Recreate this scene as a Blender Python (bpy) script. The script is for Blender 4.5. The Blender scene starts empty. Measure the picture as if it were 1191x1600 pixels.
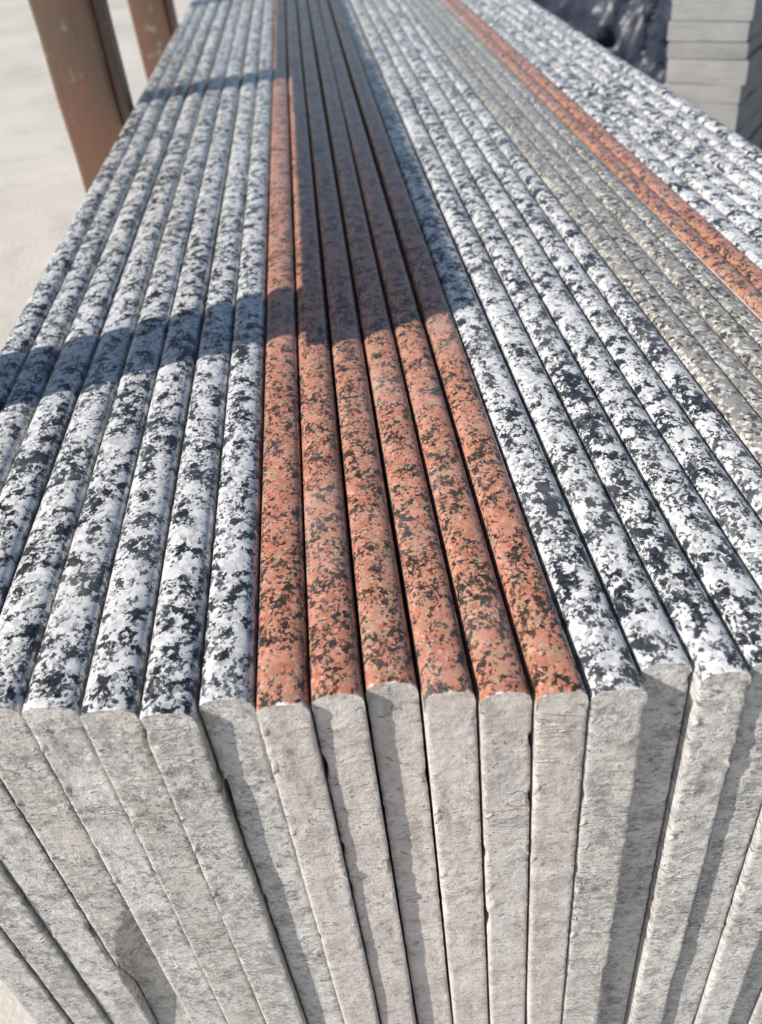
import bpy, math, random
from mathutils import Matrix, Vector, noise

scene = bpy.context.scene
COL = scene.collection
R = math.radians

# ------------------------------------------------------------------ camera
TOP = 0.60                                   # height of the slab tops above the ground
right = Vector((0.99144777, -0.09152322, -0.09303125))
down = Vector((-0.12968729, -0.6113258, -0.78068045))
fwd = Vector((0.01457798, 0.78606887, -0.61796701))
cam = bpy.data.cameras.new("camera")
cam.sensor_fit = 'VERTICAL'
cam.sensor_height = 24.0
cam.lens = 1352.5 / 1600 * 24.0
cam.clip_start = 0.01
cam.clip_end = 400
cam.dof.use_dof = True
cam.dof.focus_distance = 0.40
cam.dof.aperture_fstop = 7.5
cam_o = bpy.data.objects.new("camera", cam)
COL.objects.link(cam_o)
M = Matrix(((right.x, -down.x, -fwd.x, 0.0501), (right.y, -down.y, -fwd.y, 0.0),
            (right.z, -down.z, -fwd.z, TOP + 0.2404), (0, 0, 0, 1)))
cam_o.matrix_world = M
scene.camera = cam_o

# ------------------------------------------------------------------ sky, sun, exposure
SUN_EL, SUN_AZ = 37.0, 16.0                  # az: degrees in front of the -X direction
world = bpy.data.worlds.new("World")
scene.world = world
world.use_nodes = True
wn = world.node_tree.nodes
sky = wn.new('ShaderNodeTexSky')
sky.sky_type = 'NISHITA'
sky.sun_disc = False
sky.sun_elevation = R(SUN_EL)
sky.sun_rotation = R(270 - SUN_AZ)
world.node_tree.links.new(sky.outputs[0], wn['Background'].inputs[0])
wn['Background'].inputs[1].default_value = 0.085
sun = bpy.data.lights.new("sun", 'SUN')
sun.energy = 5.0
sun.angle = R(0.7)
sun.color = (1.0, 0.94, 0.86)
sun_o = bpy.data.objects.new("sun", sun)
COL.objects.link(sun_o)
to_sun = Vector((-math.cos(R(SUN_AZ)) * math.cos(R(SUN_EL)), -math.sin(R(SUN_AZ)) * math.cos(R(SUN_EL)), math.sin(R(SUN_EL))))
sun_o.rotation_euler = to_sun.to_track_quat('Z', 'Y').to_euler()
sun_o.location = to_sun * 5
scene.view_settings.view_transform = 'Standard'
scene.view_settings.look = 'None'
scene.view_settings.exposure = 0.30
scene.view_settings.gamma = 1.0
scene.view_settings.use_curve_mapping = False
scene.render.engine = 'CYCLES'

random.seed(7)

# ------------------------------------------------------------------ node helpers
class NT:
    def __init__(self, name):
        self.m = bpy.data.materials.new(name)
        self.m.use_nodes = True
        self.n = self.m.node_tree.nodes
        self.l = self.m.node_tree.links
        self.b = self.n['Principled BSDF']
    def put(self, sock, v):
        if isinstance(v, bpy.types.NodeSocket):
            self.l.new(v, sock)
        elif v is not None:
            if sock.type == 'RGBA' and len(v) == 3: v = (*v, 1)
            sock.default_value = v
    def math(self, op, a, b=None, c=None, clamp=False):
        x = self.n.new('ShaderNodeMath'); x.operation = op; x.use_clamp = clamp
        for i, v in enumerate((a, b, c)):
            if v is not None: self.put(x.inputs[i], v)
        return x.outputs[0]
    def vmath(self, op, a, b=None):
        x = self.n.new('ShaderNodeVectorMath'); x.operation = op
        self.put(x.inputs[0], a)
        if b is not None: self.put(x.inputs['Scale'] if op == 'SCALE' else x.inputs[1], b)
        return x.outputs[0]
    def step(self, v, lo, hi):
        x = self.n.new('ShaderNodeMapRange'); x.interpolation_type = 'SMOOTHSTEP'
        for i, q in enumerate((v, lo, hi)): self.put(x.inputs[i], q)
        return x.outputs[0]
    def mix(self, f, a, b):
        x = self.n.new('ShaderNodeMix'); x.data_type = 'RGBA'
        self.put(x.inputs[0], f); self.put(x.inputs[6], a); self.put(x.inputs[7], b)
        return x.outputs[2]
    def noise(self, co, scale, detail=2, rough=.55, dist=0, col=False):
        x = self.n.new('ShaderNodeTexNoise')
        self.put(x.inputs['Vector'], co)
        x.inputs['Scale'].default_value = scale; x.inputs['Detail'].default_value = detail
        x.inputs['Roughness'].default_value = rough; x.inputs['Distortion'].default_value = dist
        return x.outputs['Color' if col else 'Fac']
    def voro(self, co, scale, out='Color', feat='F1'):
        x = self.n.new('ShaderNodeTexVoronoi'); x.feature = feat
        self.put(x.inputs['Vector'], co); x.inputs['Scale'].default_value = scale
        return x.outputs[out]
    def sep(self, c):
        x = self.n.new('ShaderNodeSeparateXYZ'); self.put(x.inputs[0], c); return x.outputs
    def obj_co(self):
        return self.n.new('ShaderNodeTexCoord').outputs['Object']
    def rnd(self):
        return self.n.new('ShaderNodeObjectInfo').outputs['Random']
    def offset_co(self, k=17.0):
        r = self.rnd()
        c = self.n.new('ShaderNodeCombineXYZ')
        self.put(c.inputs[0], self.math('MULTIPLY', r, k)); self.put(c.inputs[1], self.math('MULTIPLY', r, k * 2.3))
        self.put(c.inputs[2], self.math('MULTIPLY', r, -k * 1.7))
        return self.vmath('ADD', self.obj_co(), c.outputs[0])
    def bump(self, h, strength, dist, normal=None):
        x = self.n.new('ShaderNodeBump')
        x.inputs['Strength'].default_value = strength; x.inputs['Distance'].default_value = dist
        self.put(x.inputs['Height'], h)
        if normal is not None: self.put(x.inputs['Normal'], normal)
        return x.outputs[0]
    def mapped(self, co, s):
        return self.vmath('MULTIPLY', co, s)

DUST_A, DUST_B = (0.75, 0.72, 0.68), (0.61, 0.592, 0.565)

def stone_colour(t, kind, co):
    """crystal colour of the granite, before any dust"""
    w1 = t.vmath('SCALE', t.vmath('SUBTRACT', t.noise(co, 340, 4, .62, col=True), (.5, .5, .5)), .0042)
    c2 = t.vmath('ADD', t.mapped(co, (1, .82, 1)), w1)
    clus = t.math('SUBTRACT', t.noise(c2, 125, 4, .6), .5)
    zone = t.math('SUBTRACT', t.noise(co, 26, 2, .5), .5)
    zone = t.math('ADD', zone, t.math('MULTIPLY', t.math('SUBTRACT', t.math('FRACT', t.math('MULTIPLY', t.rnd(), 7.31)), .5), .10))
    fine = t.noise(co, 1600, 3, .7)
    dirt = t.noise(co, 520, 4, .7)
    if kind == 'white':
        v1 = t.sep(t.voro(c2, 300)); v2 = t.sep(t.voro(c2, 800)); v3 = t.sep(t.voro(c2, 480))
        base = t.mix(t.step(v3[0], .25, .95), (0.68, 0.68, 0.67), (0.48, 0.49, 0.505))
        base = t.mix(t.math('MULTIPLY', t.step(t.math('ADD', v3[1], clus), .62, .95), .85), base, (0.23, 0.245, 0.265))
        base = t.mix(t.math('MULTIPLY', t.step(dirt, .52, .70), .35), base, (0.36, 0.37, 0.39))
        base = t.mix(t.math('MULTIPLY', t.step(fine, .55, .75), .30), base, (0.80, 0.80, 0.80))
        a = t.math('ADD', t.math('MULTIPLY', v1[0], .50), t.math('MULTIPLY', clus, 2.0))
        a = t.math('ADD', a, t.math('MULTIPLY', zone, .45))
        a = t.math('ADD', a, t.math('MULTIPLY', t.math('SUBTRACT', dirt, .5), .55))
        blot = t.step(a, .40, .435)
        b = t.math('ADD', t.math('MULTIPLY', v2[1], .5), t.math('MULTIPLY', clus, 1.3))
        b = t.math('ADD', b, t.math('MULTIPLY', zone, .5))
        pep = t.step(b, .325, .36)
        dark = t.mix(t.math('MULTIPLY', v2[2], fine), (0.008, 0.010, 0.014), (0.07, 0.078, 0.092))
        return t.mix(t.math('MAXIMUM', blot, t.math('MULTIPLY', pep, .9)), base, dark)
    if kind == 'red':
        v1 = t.sep(t.voro(c2, 520)); v2 = t.sep(t.voro(c2, 900)); v3 = t.sep(t.voro(c2, 280))
        base = t.mix(v3[0], (0.395, 0.142, 0.085), (0.51, 0.240, 0.168))
        base = t.mix(t.step(v3[1], .66, .9), base, (0.38, 0.235, 0.145))
        base = t.mix(t.math('MULTIPLY', t.step(v2[0], .84, .95), .8), base, (0.54, 0.36, 0.27))
        base = t.mix(t.math('MULTIPLY', t.step(dirt, .48, .70), .55), base, (0.22, 0.125, 0.085))
        base = t.mix(t.math('MULTIPLY', t.step(fine, .56, .76), .30), base, (0.60, 0.36, 0.27))
        a = t.math('ADD', t.math('MULTIPLY', v1[0], .52), t.math('MULTIPLY', clus, 1.35))
        a = t.math('ADD', a, t.math('MULTIPLY', t.math('SUBTRACT', dirt, .5), .4))
        blot = t.step(a, .41, .45)
        b = t.math('ADD', t.math('MULTIPLY', v2[1], .5), t.math('MULTIPLY', clus, .9))
        pep = t.step(b, .345, .39)
        dark = t.mix(t.math('MULTIPLY', v2[2], fine), (0.018, 0.014, 0.012), (0.12, 0.085, 0.06))
        return t.mix(t.math('MAXIMUM', blot, t.math('MULTIPLY', pep, .88)), base, dark)
    v1 = t.sep(t.voro(c2, 300)); v2 = t.sep(t.voro(c2, 520))
    base = t.mix(v1[0], (0.31, 0.296, 0.272), (0.18, 0.172, 0.158))
    base = t.mix(t.step(v2[0], .68, .80), base, (0.56, 0.54, 0.50))
    base = t.mix(t.math('MULTIPLY', t.step(dirt, .5, .66), .5), base, (0.15, 0.14, 0.125))
    return t.mix(t.step(t.math('ADD', t.math('MULTIPLY', v2[1], .5), clus), .37, .43), base, (0.05, 0.048, 0.045))

def polished(kind):
    t = NT(kind + " granite polished")
    co = t.offset_co()
    stone = stone_colour(t, kind, co)
    o = t.sep(t.obj_co())
    # sawing dust clings to the last millimetres before the sawn end
    edge = t.math('ADD', o[1], t.math('MULTIPLY', t.math('SUBTRACT', t.noise(co, 260, 3), .5), .009))
    dust_end = t.math('SUBTRACT', 1, t.step(edge, -.0014, .0006))
    # thin film of dried slurry in patches, thicker low in the grooves between slabs
    film = t.math('MULTIPLY', t.step(t.noise(co, 14, 4, .65), .45, .75), .15)
    low = t.math('MULTIPLY', t.math('SUBTRACT', 1, t.step(t.math('SUBTRACT', o[2], .6), -.0075, -.0022)), .42 if kind == 'white' else .14)
    film = t.math('MAXIMUM', film, low)
    dusty = t.mix(t.noise(co, 300, 3), DUST_A, DUST_B)
    filmc = t.mix(.5, dusty, (0.40, 0.43, 0.46))
    col = t.mix(film, stone, filmc)
    col = t.mix(t.math('MULTIPLY', dust_end, .95), col, dusty)
    t.put(t.b.inputs['Base Color'], col)
    rg = t.math('ADD', t.math('MULTIPLY', t.noise(co, 60, 4, .7), .24), .12)
    rg = t.math('ADD', rg, t.math('MULTIPLY', dust_end, .5), clamp=True)
    rg = t.math('ADD', rg, t.math('MULTIPLY', film, .6), clamp=True)
    t.put(t.b.inputs['Roughness'], rg)
    t.b.inputs['IOR'].default_value = 1.5
    h = t.math('ADD', t.math('MULTIPLY', t.noise(co, 700, 3), .35), t.noise(co, 90, 2))
    t.put(t.b.inputs['Normal'], t.bump(h, .10, .0005))
    return t.m

def sawn(kind):
    t = NT(kind + " granite sawn end")
    co = t.offset_co(9)
    stone = stone_colour(t, kind, co)
    n1 = t.noise(co, 38, 5, .65)
    streak = t.noise(t.mapped(co, (110, 110, 620)), 1, 5, .68, .4)
    r1 = t.rnd(); r2 = t.math('FRACT', t.math('MULTIPLY', r1, 13.7)); r3 = t.math('FRACT', t.math('MULTIPLY', r1, 29.3))
    grain = t.noise(co, 1500, 4, .75)
    mott = t.noise(t.mapped(co, (1, 1, 1.7)), 260, 5, .7)
    dust = t.mix(t.step(n1, .35, .65), DUST_A, DUST_B)
    if kind == 'red':
        dust = t.mix(.40, dust, (0.66, 0.575, 0.545))
    dust = t.mix(t.math('MULTIPLY', t.step(streak, .52, .72), .30), dust, (0.33, 0.325, 0.315))
    stain = t.step(t.noise(t.mapped(co, (75, 75, 16)), 1, 4, .65), .54, .70)
    dust = t.mix(t.math('MULTIPLY', stain, .55), dust, (0.25, 0.205, 0.155))
    pink = t.step(t.noise(co, 24, 3, .6), .55, .72)
    dust = t.mix(t.math('MULTIPLY', pink, .35), dust, (0.45, 0.39, 0.385))
    dust = t.mix(t.math('MULTIPLY', r2, .38), dust, (0.52, 0.52, 0.512))
    dust = t.mix(t.math('MULTIPLY', t.step(r3, .55, 1.0), .40), dust, (0.52, 0.455, 0.39))
    saw = t.noise(t.mapped(co, (18, 18, 1300)), 1, 2, .5)
    dust = t.mix(t.math('MULTIPLY', t.step(saw, .55, .68), t.math('MULTIPLY', r3, .4)), dust, (0.30, 0.29, 0.28))
    patch = t.noise(co, 105, 3, .55, .6)
    dust = t.mix(t.math('MULTIPLY', t.step(patch, .54, .66), .55), dust, (0.34, 0.335, 0.33))
    dust = t.mix(t.math('MULTIPLY', t.step(patch, .45, .34), .5), dust, (0.74, 0.72, 0.69))
    spots = t.math('MULTIPLY', t.step(mott, .515, .60), .78 if kind != 'red' else .32)
    spots = t.math('MULTIPLY', spots, t.step(t.noise(co, 45, 3, .6), .36, .62))
    col = t.mix(spots, dust, (0.15, 0.152, 0.158))
    show = t.math('MULTIPLY', t.step(t.noise(co, 80, 3, .6), .30, .65), .42 if kind != 'red' else .13)
    col = t.mix(show, col, stone)
    # smears of dried slurry that stand proud of the sawn stone
    sm = t.noise(t.mapped(co, (40, 40, 120)), 1, 1, .4, 1.2)
    line = t.math('SUBTRACT', 1, t.step(t.math('ABSOLUTE', t.math('SUBTRACT', sm, .5)), .0, .028))
    line = t.math('MULTIPLY', line, t.step(t.noise(co, 34, 2, .5), .56, .66))
    col = t.mix(t.math('MULTIPLY', line, .5), col, (0.60, 0.58, 0.55))
    col = t.mix(t.math('MULTIPLY', t.step(grain, .54, .72), .38), col, (0.66, 0.64, 0.61))
    col = t.mix(t.math('MULTIPLY', t.step(grain, .45, .28), .30), col, (0.22, 0.215, 0.21))
    pit = t.step(t.noise(t.mapped(co, (1, 1, 1.5)), 340, 2, .5), .66, .72)
    col = t.mix(t.math('MULTIPLY', pit, .55), col, (0.13, 0.125, 0.12))
    t.put(t.b.inputs['Base Color'], col)
    t.b.inputs['Roughness'].default_value = .85
    t.b.inputs['Specular IOR Level'].default_value = .25
    ridge = t.noise(t.mapped(co, (70, 70, 300)), 1, 6, .66, .3)
    h = t.math('ADD', t.math('MULTIPLY', grain, .30), t.math('MULTIPLY', t.noise(co, 420, 5, .7), .8))
    h = t.math('ADD', h, t.math('MULTIPLY', ridge, .8))
    h = t.math('ADD', h, t.math('MULTIPLY', line, .9))
    h = t.math('ADD', h, t.math('MULTIPLY', patch, 1.2))
    h = t.math('ADD', h, t.math('MULTIPLY', saw, t.math('MULTIPLY', r3, .35)))
    h = t.math('SUBTRACT', h, t.math('MULTIPLY', pit, .8))
    t.put(t.b.inputs['Normal'], t.bump(h, .85, .0016))
    return t.m

MAT = {k: (polished(k), sawn(k)) for k in ('white', 'red', 'grey')}

def mat_ground():
    t = NT("pale dusty yard")
    co = t.obj_co()
    c = t.mix(t.step(t.noise(co, 1.3, 5, .6), .35, .7), (0.58, 0.55, 0.508), (0.475, 0.445, 0.405))
    c = t.mix(t.math('MULTIPLY', t.step(t.noise(co, 5, 5, .7), .50, .70), .55), c, (0.36, 0.34, 0.31))
    c = t.mix(t.math('MULTIPLY', t.step(t.noise(co, 160, 3, .7), .58, .7), .4), c, (0.34, 0.31, 0.27))
    t.put(t.b.inputs['Base Color'], c)
    t.b.inputs['Roughness'].default_value = .95
    t.b.inputs['Specular IOR Level'].default_value = .2
    t.put(t.b.inputs['Normal'], t.bump(t.noise(co, 60, 6, .7), .5, .01))
    return t.m

def mat_rust():
    t = NT("brown rusted paint")
    co = t.offset_co(3)
    z = t.mapped(co, (30, 30, 7))
    c = t.mix(t.step(t.noise(z, 1, 4, .6), .38, .62), (0.165, 0.085, 0.056), (0.13, 0.088, 0.062))
    c = t.mix(t.step(t.noise(co, 16, 4, .65), .55, .72), c, (0.20, 0.098, 0.055))
    c = t.mix(t.math('MULTIPLY', t.step(t.noise(co, 45, 3, .6), .62, .74), .5), c, (0.36, 0.30, 0.25))
    c = t.mix(t.math('MULTIPLY', t.step(t.noise(t.mapped(co, (120, 120, 9)), 1, 3), .58, .7), .5), c, (0.07, 0.045, 0.034))
    t.put(t.b.inputs['Base Color'], c)
    t.b.inputs['Roughness'].default_value = .55
    t.put(t.b.inputs['Normal'], t.bump(t.noise(co, 90, 5, .65), .3, .002))
    return t.m

def mat_tarp():
    t = NT("dark navy tarpaulin")
    co = t.obj_co()
    c = t.mix(t.noise(co, 9, 4, .6), (0.020, 0.026, 0.046), (0.05, 0.06, 0.088))
    c = t.mix(t.math('MULTIPLY', t.step(t.noise(co, 22, 4, .7), .58, .75), .22), c, (0.13, 0.13, 0.14))
    t.put(t.b.inputs['Base Color'], c)
    t.b.inputs['Roughness'].default_value = .42
    t.put(t.b.inputs['Normal'], t.bump(t.noise(t.mapped(co, (14, 14, 7)), 1, 4, .6, .7), .7, .02))
    return t.m

def mat_block():
    t = NT("grey sawn block")
    co = t.offset_co(5)
    c = t.mix(t.noise(co, 25, 4, .65), (0.22, 0.222, 0.225), (0.33, 0.33, 0.325))
    c = t.mix(t.math('MULTIPLY', t.step(t.noise(t.mapped(co, (20, 20, 260)), 1, 4), .5, .68), .5), c, (0.17, 0.17, 0.17))
    t.put(t.b.inputs['Base Color'], c)
    t.b.inputs['Roughness'].default_value = .85
    t.put(t.b.inputs['Normal'], t.bump(t.noise(co, 300, 4, .65), .5, .0015))
    return t.m

G_MAT, RUST, TARP, BLOCK = mat_ground(), mat_rust(), mat_tarp(), mat_block()

# ------------------------------------------------------------------ mesh helpers
def mesh_obj(name, verts, faces, mats, fmat=None, smooth=True, parent=None, loc=(0, 0, 0)):
    me = bpy.data.meshes.new(name)
    me.from_pydata(verts, [], faces)
    for m in mats: me.materials.append(m)
    if fmat: me.polygons.foreach_set('material_index', fmat)
    me.polygons.foreach_set('use_smooth', [smooth] * len(me.polygons))
    me.update()
    o = bpy.data.objects.new(name, me)
    o.location = loc
    COL.objects.link(o)
    if parent: o.parent = parent
    return o

def tag(o, label=None, cat=None, group=None, kind=None):
    for k, v in (('label', label), ('category', cat), ('group', group), ('kind', kind)):
        if v: o[k] = v
    return o

def worn_box(name, lo, hi, mat, parent=None, loc=(0, 0, 0), bev=.004, jit=0.0, nseg=1, seed=0):
    """box with rounded, slightly uneven long edges, cut into nseg rings along its longest axis"""
    rr = random.Random(seed)
    d = [hi[i] - lo[i] for i in range(3)]
    ax = d.index(max(d)); u, w = [i for i in range(3) if i != ax]
    prof = []
    for (su, sw) in ((0, 0), (1, 0), (1, 1), (0, 1)):
        cu = lo[u] + bev if su == 0 else hi[u] - bev
        cw = lo[w] + bev if sw == 0 else hi[w] - bev
        a0 = {(0, 0): 180, (1, 0): 270, (1, 1): 0, (0, 1): 90}[(su, sw)]
        for k in range(4):
            a = R(a0 + 30 * k)
            prof.append((cu + bev * math.cos(a), cw + bev * math.sin(a)))
    n = len(prof); verts = []; faces = []
    cu, cw = (lo[u] + hi[u]) / 2, (lo[w] + hi[w]) / 2
    ts = [(0, .985), (.0015 / d[ax], 1)] + [(i / nseg, 1) for i in range(1, nseg)] + [(1 - .0015 / d[ax], 1), (1, .985)]
    for (tt, s) in ts:
        ju, jw = rr.uniform(-jit, jit), rr.uniform(-jit, jit)
        for (pu, pw) in prof:
            v = [0, 0, 0]
            v[ax] = lo[ax] + tt * d[ax]
            v[u] = cu + (pu - cu) * s + ju; v[w] = cw + (pw - cw) * s + jw
            verts.append(v)
    for r_ in range(len(ts) - 1):
        for k in range(n):
            a = r_ * n + k; b = r_ * n + (k + 1) % n
            faces.append((a, b, b + n, a + n))
    faces.append(tuple(range(n - 1, -1, -1)))
    faces.append(tuple(range((len(ts) - 1) * n, len(ts) * n)))
    o = mesh_obj(name, verts, faces, [mat], None, True, parent, loc)
    try:
        o.data.set_sharp_from_angle(angle=R(40))
    except Exception:
        pass
    return o

# ------------------------------------------------------------------ ground
gv = []; gf = []
NG = 40
xs = [math.copysign(abs(i / NG * 2 - 1) ** 2.5 * 90, i - NG / 2) for i in range(NG + 1)]
for j, y in enumerate(xs):
    for i, x in enumerate(xs):
        far = max(0, abs(x) - 2, abs(y - 1.5) - 2.6)
        gv.append((x, y + 1.5, 0 if far == 0 else .02 * noise.noise((x * .7, y * .7, 0)) * min(1, far)))
for j in range(NG):
    for i in range(NG):
        a = j * (NG + 1) + i
        gf.append((a, a + 1, a + NG + 2, a + NG + 1))
tag(mesh_obj('ground', gv, gf, [G_MAT]), kind='structure')

# ------------------------------------------------------------------ granite slabs on edge
LEN, HGT = 3.0, TOP
SKEW = .085                                   # the ends are not cut quite square
def make_slab(xl, xr, yend, kind, seed, dome, expo, gap=.0007, dz=0.0, chip=None, rag=1.0):
    rr = random.Random(seed)
    w = (xr - xl) - gap * rr.uniform(.7, 1.4)
    dome *= rr.uniform(.86, 1.14); expo *= rr.uniform(.92, 1.12)
    MC = 16
    us = [-math.cos(math.pi * i / MC) for i in range(MC + 1)]
    us = [.55 * u + .45 * (2 * i / MC - 1) for i, u in enumerate(us)]
    tilt = rr.uniform(-.12, .12)
    def zd(u):
        return HGT + dz - dome * (1 - (max(0, 1 - abs(u) ** expo)) ** (1 / expo)) + tilt * u * .006
    verts = []; faces = []; fm = []
    def add(p):
        verts.append(p); return len(verts) - 1
    so = seed * 3.71
    # long top surface: rings along y share the first ring with the end face
    ys = [0, .0005, .0012, .0025, .006, .015, .03, .06, .1] + [.1 + (LEN - .1) * (i / 22) for i in range(1, 23)]
    bow = rr.uniform(-.0014, .0014); ph = rr.uniform(0, 6.3)
    def drift(y):
        f = min(1, y / .1)
        return f * (bow * math.sin(y / LEN * math.pi) + .0003 * math.sin(y * 5 + ph)), f * .0005 * math.sin(y * 3.1 + ph * 2)
    # raggedness of the two front arrises
    def arris(side, z):
        n = noise.noise((side * 9.1 + so, z * 150, so)) * .5 + noise.noise((side * 5.3, z * 480, so)) * .5
        c = max(0, noise.noise((side * 3.3 + so, z * 55, 4.2)) - .38) * 5
        return (.00035 * n + .0010 * c) * rag
    def front_y(u, z):
        """relief of the sawn end face; + is into the stone"""
        e = -SKEW * u * w / 2 + .00034 * noise.noise((u * 1.3 + so, z * 42, 1.7)) + .00018 * noise.noise((u * 5 + so, z * 170, 8.8))
        e += .00016 * noise.noise((u * 2.2, z * 420, so))
        return e
    top = []
    for k, y in enumerate(ys):
        dx, dzz = drift(y)
        drop = (.00042, .00016, .00003)[k] if k < 3 else 0
        ring = []
        for i, u in enumerate(us):
            yy = y - SKEW * u * w / 2 * max(0, 1 - y / .03)
            if k < 4:
                nn = noise.noise((u * 3 + so, 2.2, so)) * .5 + noise.noise((u * 9 + so, 5.1, so)) * .5
                drop2 = drop * (1 + .6 * nn)
                yy += max(0, nn) * .0006 * (1 - k / 4)
            else:
                drop2 = 0
            ring.append(add((u * w / 2 + dx, yy, zd(u) - drop2 + dzz)))
        top.append(ring)
    for k in range(len(ys) - 1):
        for i in range(MC):
            faces.append((top[k][i], top[k][i + 1], top[k + 1][i + 1], top[k + 1][i])); fm.append(0)
    # end face: rows share x columns with the top
    zs = []
    z = .0016
    while z < .215:
        zs.append(z); z += .0016 if z < .12 else .0022
    zs += [.24, .28, .34, .40, .46, .52, HGT - .001 - max(0, 0)]
    rows = [top[0]]
    lumps = []
    for _ in range(rr.randint(5, 11)):            # crumbs of dried slurry, mostly along the arrises
        lu = rr.choice((-.93, -.93, -.9, .9, rr.uniform(-.8, .8)))
        lumps.append((lu, rr.uniform(.008, .19), rr.uniform(.0009, .0021), rr.uniform(.0005, .0014)))
    for r_, zr in enumerate(zs):
        row = []
        for i, u in enumerate(us):
            zt = verts[top[0][i]][2]
            z = zt - (zt) * (zr / (HGT - .001)) if zr > .2 else zt - zr
            z = max(z, .0005)
            x = u * w / 2
            fade = min(1, zr / .006)
            y = -SKEW * u * w / 2 + (front_y(u, z) + SKEW * u * w / 2) * fade
            ed = 1 - abs(u)
            side = -1 if u < 0 else 1
            if ed < .16:
                k = 1 - ed / .16
                a = arris(side, z)
                x -= side * max(-.0001, a * .7) * k * fade
                y += ((.0010 if side < 0 else .0004) * k * k + max(0, a) * 1.3 * k) * fade
            for (lu, lz, lr, la) in lumps:
                q = ((u - lu) * w / 2 / lr) ** 2 + ((zr - lz) / (lr * 1.25)) ** 2
                if q < 1: y -= la * (1 - q) ** .8 * (.75 + .5 * noise.noise((u * 7 + so, zr * 700, 3)))
            if chip:
                y += chip(u, zr) * fade
            row.append(add((x, y, z)))
        rows.append(row)
    for r_ in range(len(rows) - 1):
        for i in range(MC):
            faces.append((rows[r_ + 1][i], rows[r_ + 1][i + 1], rows[r_][i + 1], rows[r_][i])); fm.append(1)
    # sides: a dense strip behind each arris, then one long face
    for s, ci in ((-1, 0), (1, MC)):
        back = [top[5][ci]] + [add((s * w / 2, ys[5], verts[r_[ci]][2])) for r_ in rows[1:]]
        for k in range(len(rows) - 1):
            if k == 0:
                q = [rows[0][ci], rows[1][ci], back[1]] + [top[j][ci] for j in range(5, 0, -1)]
            else:
                q = [rows[k][ci], rows[k + 1][ci], back[k + 1], back[k]]
            faces.append(q if s < 0 else q[::-1]); fm.append(1)
        c1 = add((s * w / 2, LEN, .0005))
        q = [back[0]] + back[1:] + [c1] + [top[j][ci] for j in range(len(ys) - 1, 5, -1)]
        faces.append(q[::-1] if s > 0 else q); fm.append(1)
        if s < 0: bl, cl = back[-1], c1
        else: br_, cr = back[-1], c1
    faces.append([cl, cr] + [top[-1][i] for i in range(MC, -1, -1)]); fm.append(1)
    faces.append([rows[-1][i] for i in range(MC, -1, -1)] + [bl, cl, cr, br_]); fm.append(1)
    o = mesh_obj('granite_slab', verts, faces, list(MAT[kind]), fm, True, None, ((xl + xr) / 2, yend, 0))  # one bullnosed granite slab on edge, its end use unknown
    try:
        o.data.set_sharp_from_angle(angle=R(50))
    except Exception:
        pass
    return o

ORD = ['first', 'second', 'third', 'fourth', 'fifth', 'sixth', 'seventh', 'eighth']
def broken_corner(u, zr):
    """a chunk knocked out of the right half of one end face"""
    rough = noise.noise((u * 4, zr * 160, 2)) * .25 + noise.noise((u * 9, zr * 420, 5)) * .12
    d = (zr - .142) * 24 - (1 - u) * .75 + rough
    v = max(0, min(1, d * 1.1))
    up = max(0, min(1, (.30 - zr) * 30))
    return (.010 * v + .0018 * rough * (v > 0)) * up

B1 = [-174.4, -153.8, -133.3, -110.8, -87.7, -65.3, -42.9, -21.1, 0]
Y1 = [224, 223, 222.6, 220.5, 217, 212, 207, 209.6]
GROUP = 'granite slabs standing on edge in the row'
for i in range(8):
    o = make_slab(B1[i] / 1e3, B1[i + 1] / 1e3, Y1[i] / 1e3, 'white', 11 + i, .0060, 2.5, gap=.0012, dz=random.uniform(-.0005, .0006),
                  chip=broken_corner if i == 3 else None, rag=1.3)
    tag(o, f'black-flecked white granite slab standing on edge, {ORD[i]} from the brown posts', 'granite slab', GROUP)
B2 = [0, 20.1, 40.0, 60.2, 80.0, 99.4, 118.5]
Y2 = [204, 204.9, 207.3, 199.5, 195.5, 192.0]
for i in range(6):
    o = make_slab(B2[i] / 1e3, B2[i + 1] / 1e3, Y2[i] / 1e3, 'red', 31 + i, .0056, 2.45, gap=.0011, dz=random.uniform(-.0008, .0008))
    tag(o, f'speckled red granite slab of the block of six, {ORD[i]} from the brown posts', 'granite slab', GROUP)
B3 = [118.5, 138.9, 158.0, 176.3, 196.2, 214.1, 230.0]
Y3 = [190.5, 199.0, 191.5, 193.6, 189.5, 194.5]
for i in range(6):
    o = make_slab(B3[i] / 1e3, B3[i + 1] / 1e3, Y3[i] / 1e3, 'white', 51 + i, .0052, 2.5, gap=.0009, dz=random.uniform(-.0004, .0004))
    tag(o, f'white granite slab between the six red slabs and the grey ones, {ORD[i]} after the red', 'granite slab', GROUP)
B4 = [230.0, 245.2, 260.6, 275.6, 290.0]
for i in range(4):
    o = make_slab(B4[i] / 1e3, B4[i + 1] / 1e3, .192 + .002 * (i % 2), 'grey', 71 + i, .0034, 2.6, gap=.0008, dz=random.uniform(-.0006, .0002))
    tag(o, f'fine-grained grey granite slab, {ORD[i]} of four between white slabs and the red pair', 'granite slab', GROUP)
B5 = [290.0, 303.8, 317.5]
for i in range(2):
    o = make_slab(B5[i] / 1e3, B5[i + 1] / 1e3, .191, 'red', 81 + i, .0036, 2.5, gap=.0008, dz=.0002)
    tag(o, 'red granite slab of the narrow pair, ' + ('touching the grey slabs' if i == 0 else 'touching the outer white slabs'), 'granite slab', GROUP)
B6 = [317.5 + i * 17.2 for i in range(7)]
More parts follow.
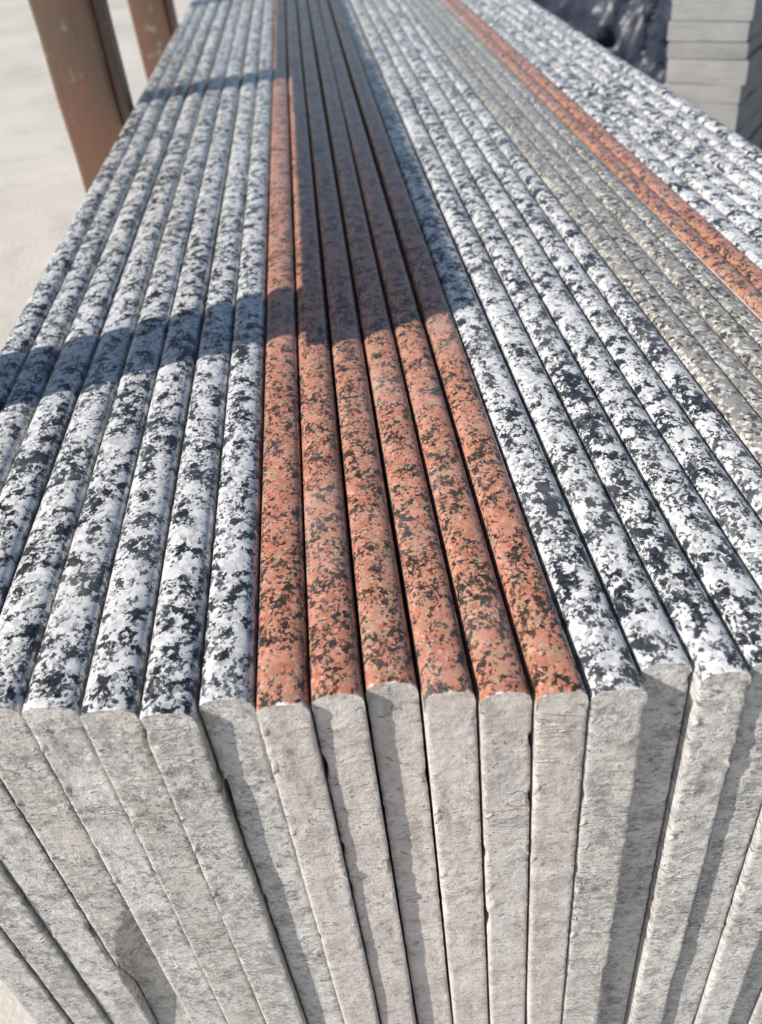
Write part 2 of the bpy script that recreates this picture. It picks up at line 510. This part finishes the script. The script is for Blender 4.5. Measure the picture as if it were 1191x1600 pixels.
for i in range(6):
    o = make_slab(B6[i] / 1e3, B6[i + 1] / 1e3, .190 + .002 * (i % 3), 'white', 91 + i, .0046, 2.4, gap=.0012, dz=random.uniform(-.0004, .0006))
    tag(o, f'white granite slab beyond the narrow red pair, {ORD[i]} counted from that pair', 'granite slab', GROUP)

# ------------------------------------------------------------------ brown rack beside the row
rack = bpy.data.objects.new('slab_rack', None)
COL.objects.link(rack)
rack.location = (-.237, 1.28, 0)
tag(rack, 'brown rusty rack of flat upright posts beside the white slabs', 'rack')
def P(lo, hi):
    return (tuple(lo[i] - rack.location[i] for i in range(3)), tuple(hi[i] - rack.location[i] for i in range(3)))
for i, (x0, x1, y0, y1) in enumerate(((-.284, -.19, .432, .485), (-.262, -.180, 1.175, 1.225), (-.284, -.202, 1.965, 2.015))):
    a, b = P((x0, y0, 0), (x1 - .013, y1, TOP + .225))
    po = worn_box('post', a, b, RUST, rack, bev=.005, jit=.0008, nseg=12, seed=i)
    a, b = P((x1 - .0125, y0 + .007, .004), (x1, y1 - .004, TOP + .222))
    worn_box('flange', a, b, RUST, po, bev=.0025, jit=.0005, nseg=12, seed=i + 40)
a, b = P((-.200, .414, TOP + .174), (-.174, 1.198, TOP + .243))
worn_box('rail', a, b, RUST, rack, bev=.003, jit=.0008, nseg=8, seed=9)
a, b = P((-.200, 1.200, TOP + .155), (-.174, 2.06, TOP + .238))
worn_box('rail', a, b, RUST, rack, bev=.003, jit=.0008, nseg=8, seed=10)

# ------------------------------------------------------------------ stack of grey blocks
ang = R(-38)
ca, sa = math.cos(ang), math.sin(ang)
BW, BD, BH = .124, .20, .034
bc = Vector((.73, 1.538, 0))
zb = 0.0
for i in range(20):
    rr = random.Random(200 + i)
    bh = rr.choice((.024, .030, .036, .044))
    o = worn_box('stone_block', (-BD / 2, -BW / 2 + rr.uniform(-.003, .003), 0), (BD / 2, BW / 2 + rr.uniform(-.003, .003), bh - .0006), BLOCK,
                 bev=.0035, jit=.0012, nseg=6, seed=100 + i)
    o.rotation_euler = (0, 0, ang + R(90) + rr.uniform(-.02, .02))
    o.location = (bc.x + rr.uniform(-.003, .003), bc.y + rr.uniform(-.003, .003), zb)
    zb += bh
    tag(o, 'pale grey sawn stone block in the stack beside the dark tarpaulin', 'stone block', 'grey stone blocks in the stack')

# ------------------------------------------------------------------ tarpaulin heap
tv = []; tf = []
NU, NV = 360, 130
X0, X1, Y0, Y1_, HT = .66, 1.75, 1.72, 3.3, .78
cxm, cym = (X0 + X1) / 2, (Y0 + Y1_) / 2
for j in range(NV + 1):
    t_ = j / NV
    for i in range(NU):
        a = 2 * math.pi * i / NU
        c, s = math.cos(a), math.sin(a)
        e = 4.0
        k = (abs(c) ** e + abs(s) ** e) ** (-1 / e)
        ex, ey = k * c, k * s
        if t_ < .7:
            q = t_ / .7
            rad = 1.0 - .10 * q ** 2
            z = HT * (.93 * q)
        else:
            q = (t_ - .7) / .3
            rad = .90 * math.cos(q * math.pi / 2) ** .5 if q < 1 else 0.0
            z = HT * (.93 + .07 * math.sin(q * math.pi / 2))
        x = ex * rad * (X1 - X0) / 2; y = ey * rad * (Y1_ - Y0) / 2
        fold = noise.noise((a * 9 + t_ * 2, t_ * 1.5, 0)) * .07 - abs(noise.noise((a * 14 - t_ * 5, t_ * 2, 4))) * .07 + noise.noise((x * 9, y * 9, z * 9)) * .03
        fold -= abs(noise.noise((a * 30 + t_ * 9, t_ * 7, 9))) * .035 + max(0, .12 - abs(noise.noise((a * 7 - t_ * 4, t_ * 4, 21)))) * .35
        fold *= min(1, (1 - t_) * 3)
        n = Vector((ex, ey, 0)).normalized()
        zz = max(.002, z + (noise.noise((x * 6, y * 6, 3)) * .03 if t_ > .4 else 0)) if j else .002
        tv.append((x + n.x * fold, y + n.y * fold, zz))
for j in range(NV):
    for i in range(NU):
        a = j * NU + i; b = j * NU + (i + 1) % NU
        tf.append((a, b, b + NU, a + NU))
tarp = mesh_obj('tarpaulin_heap', tv, tf, [TARP], None, True, None, (cxm, cym, 0))
tag(tarp, 'dark navy tarpaulin draped over a heap beyond the row of slabs', 'tarpaulin')
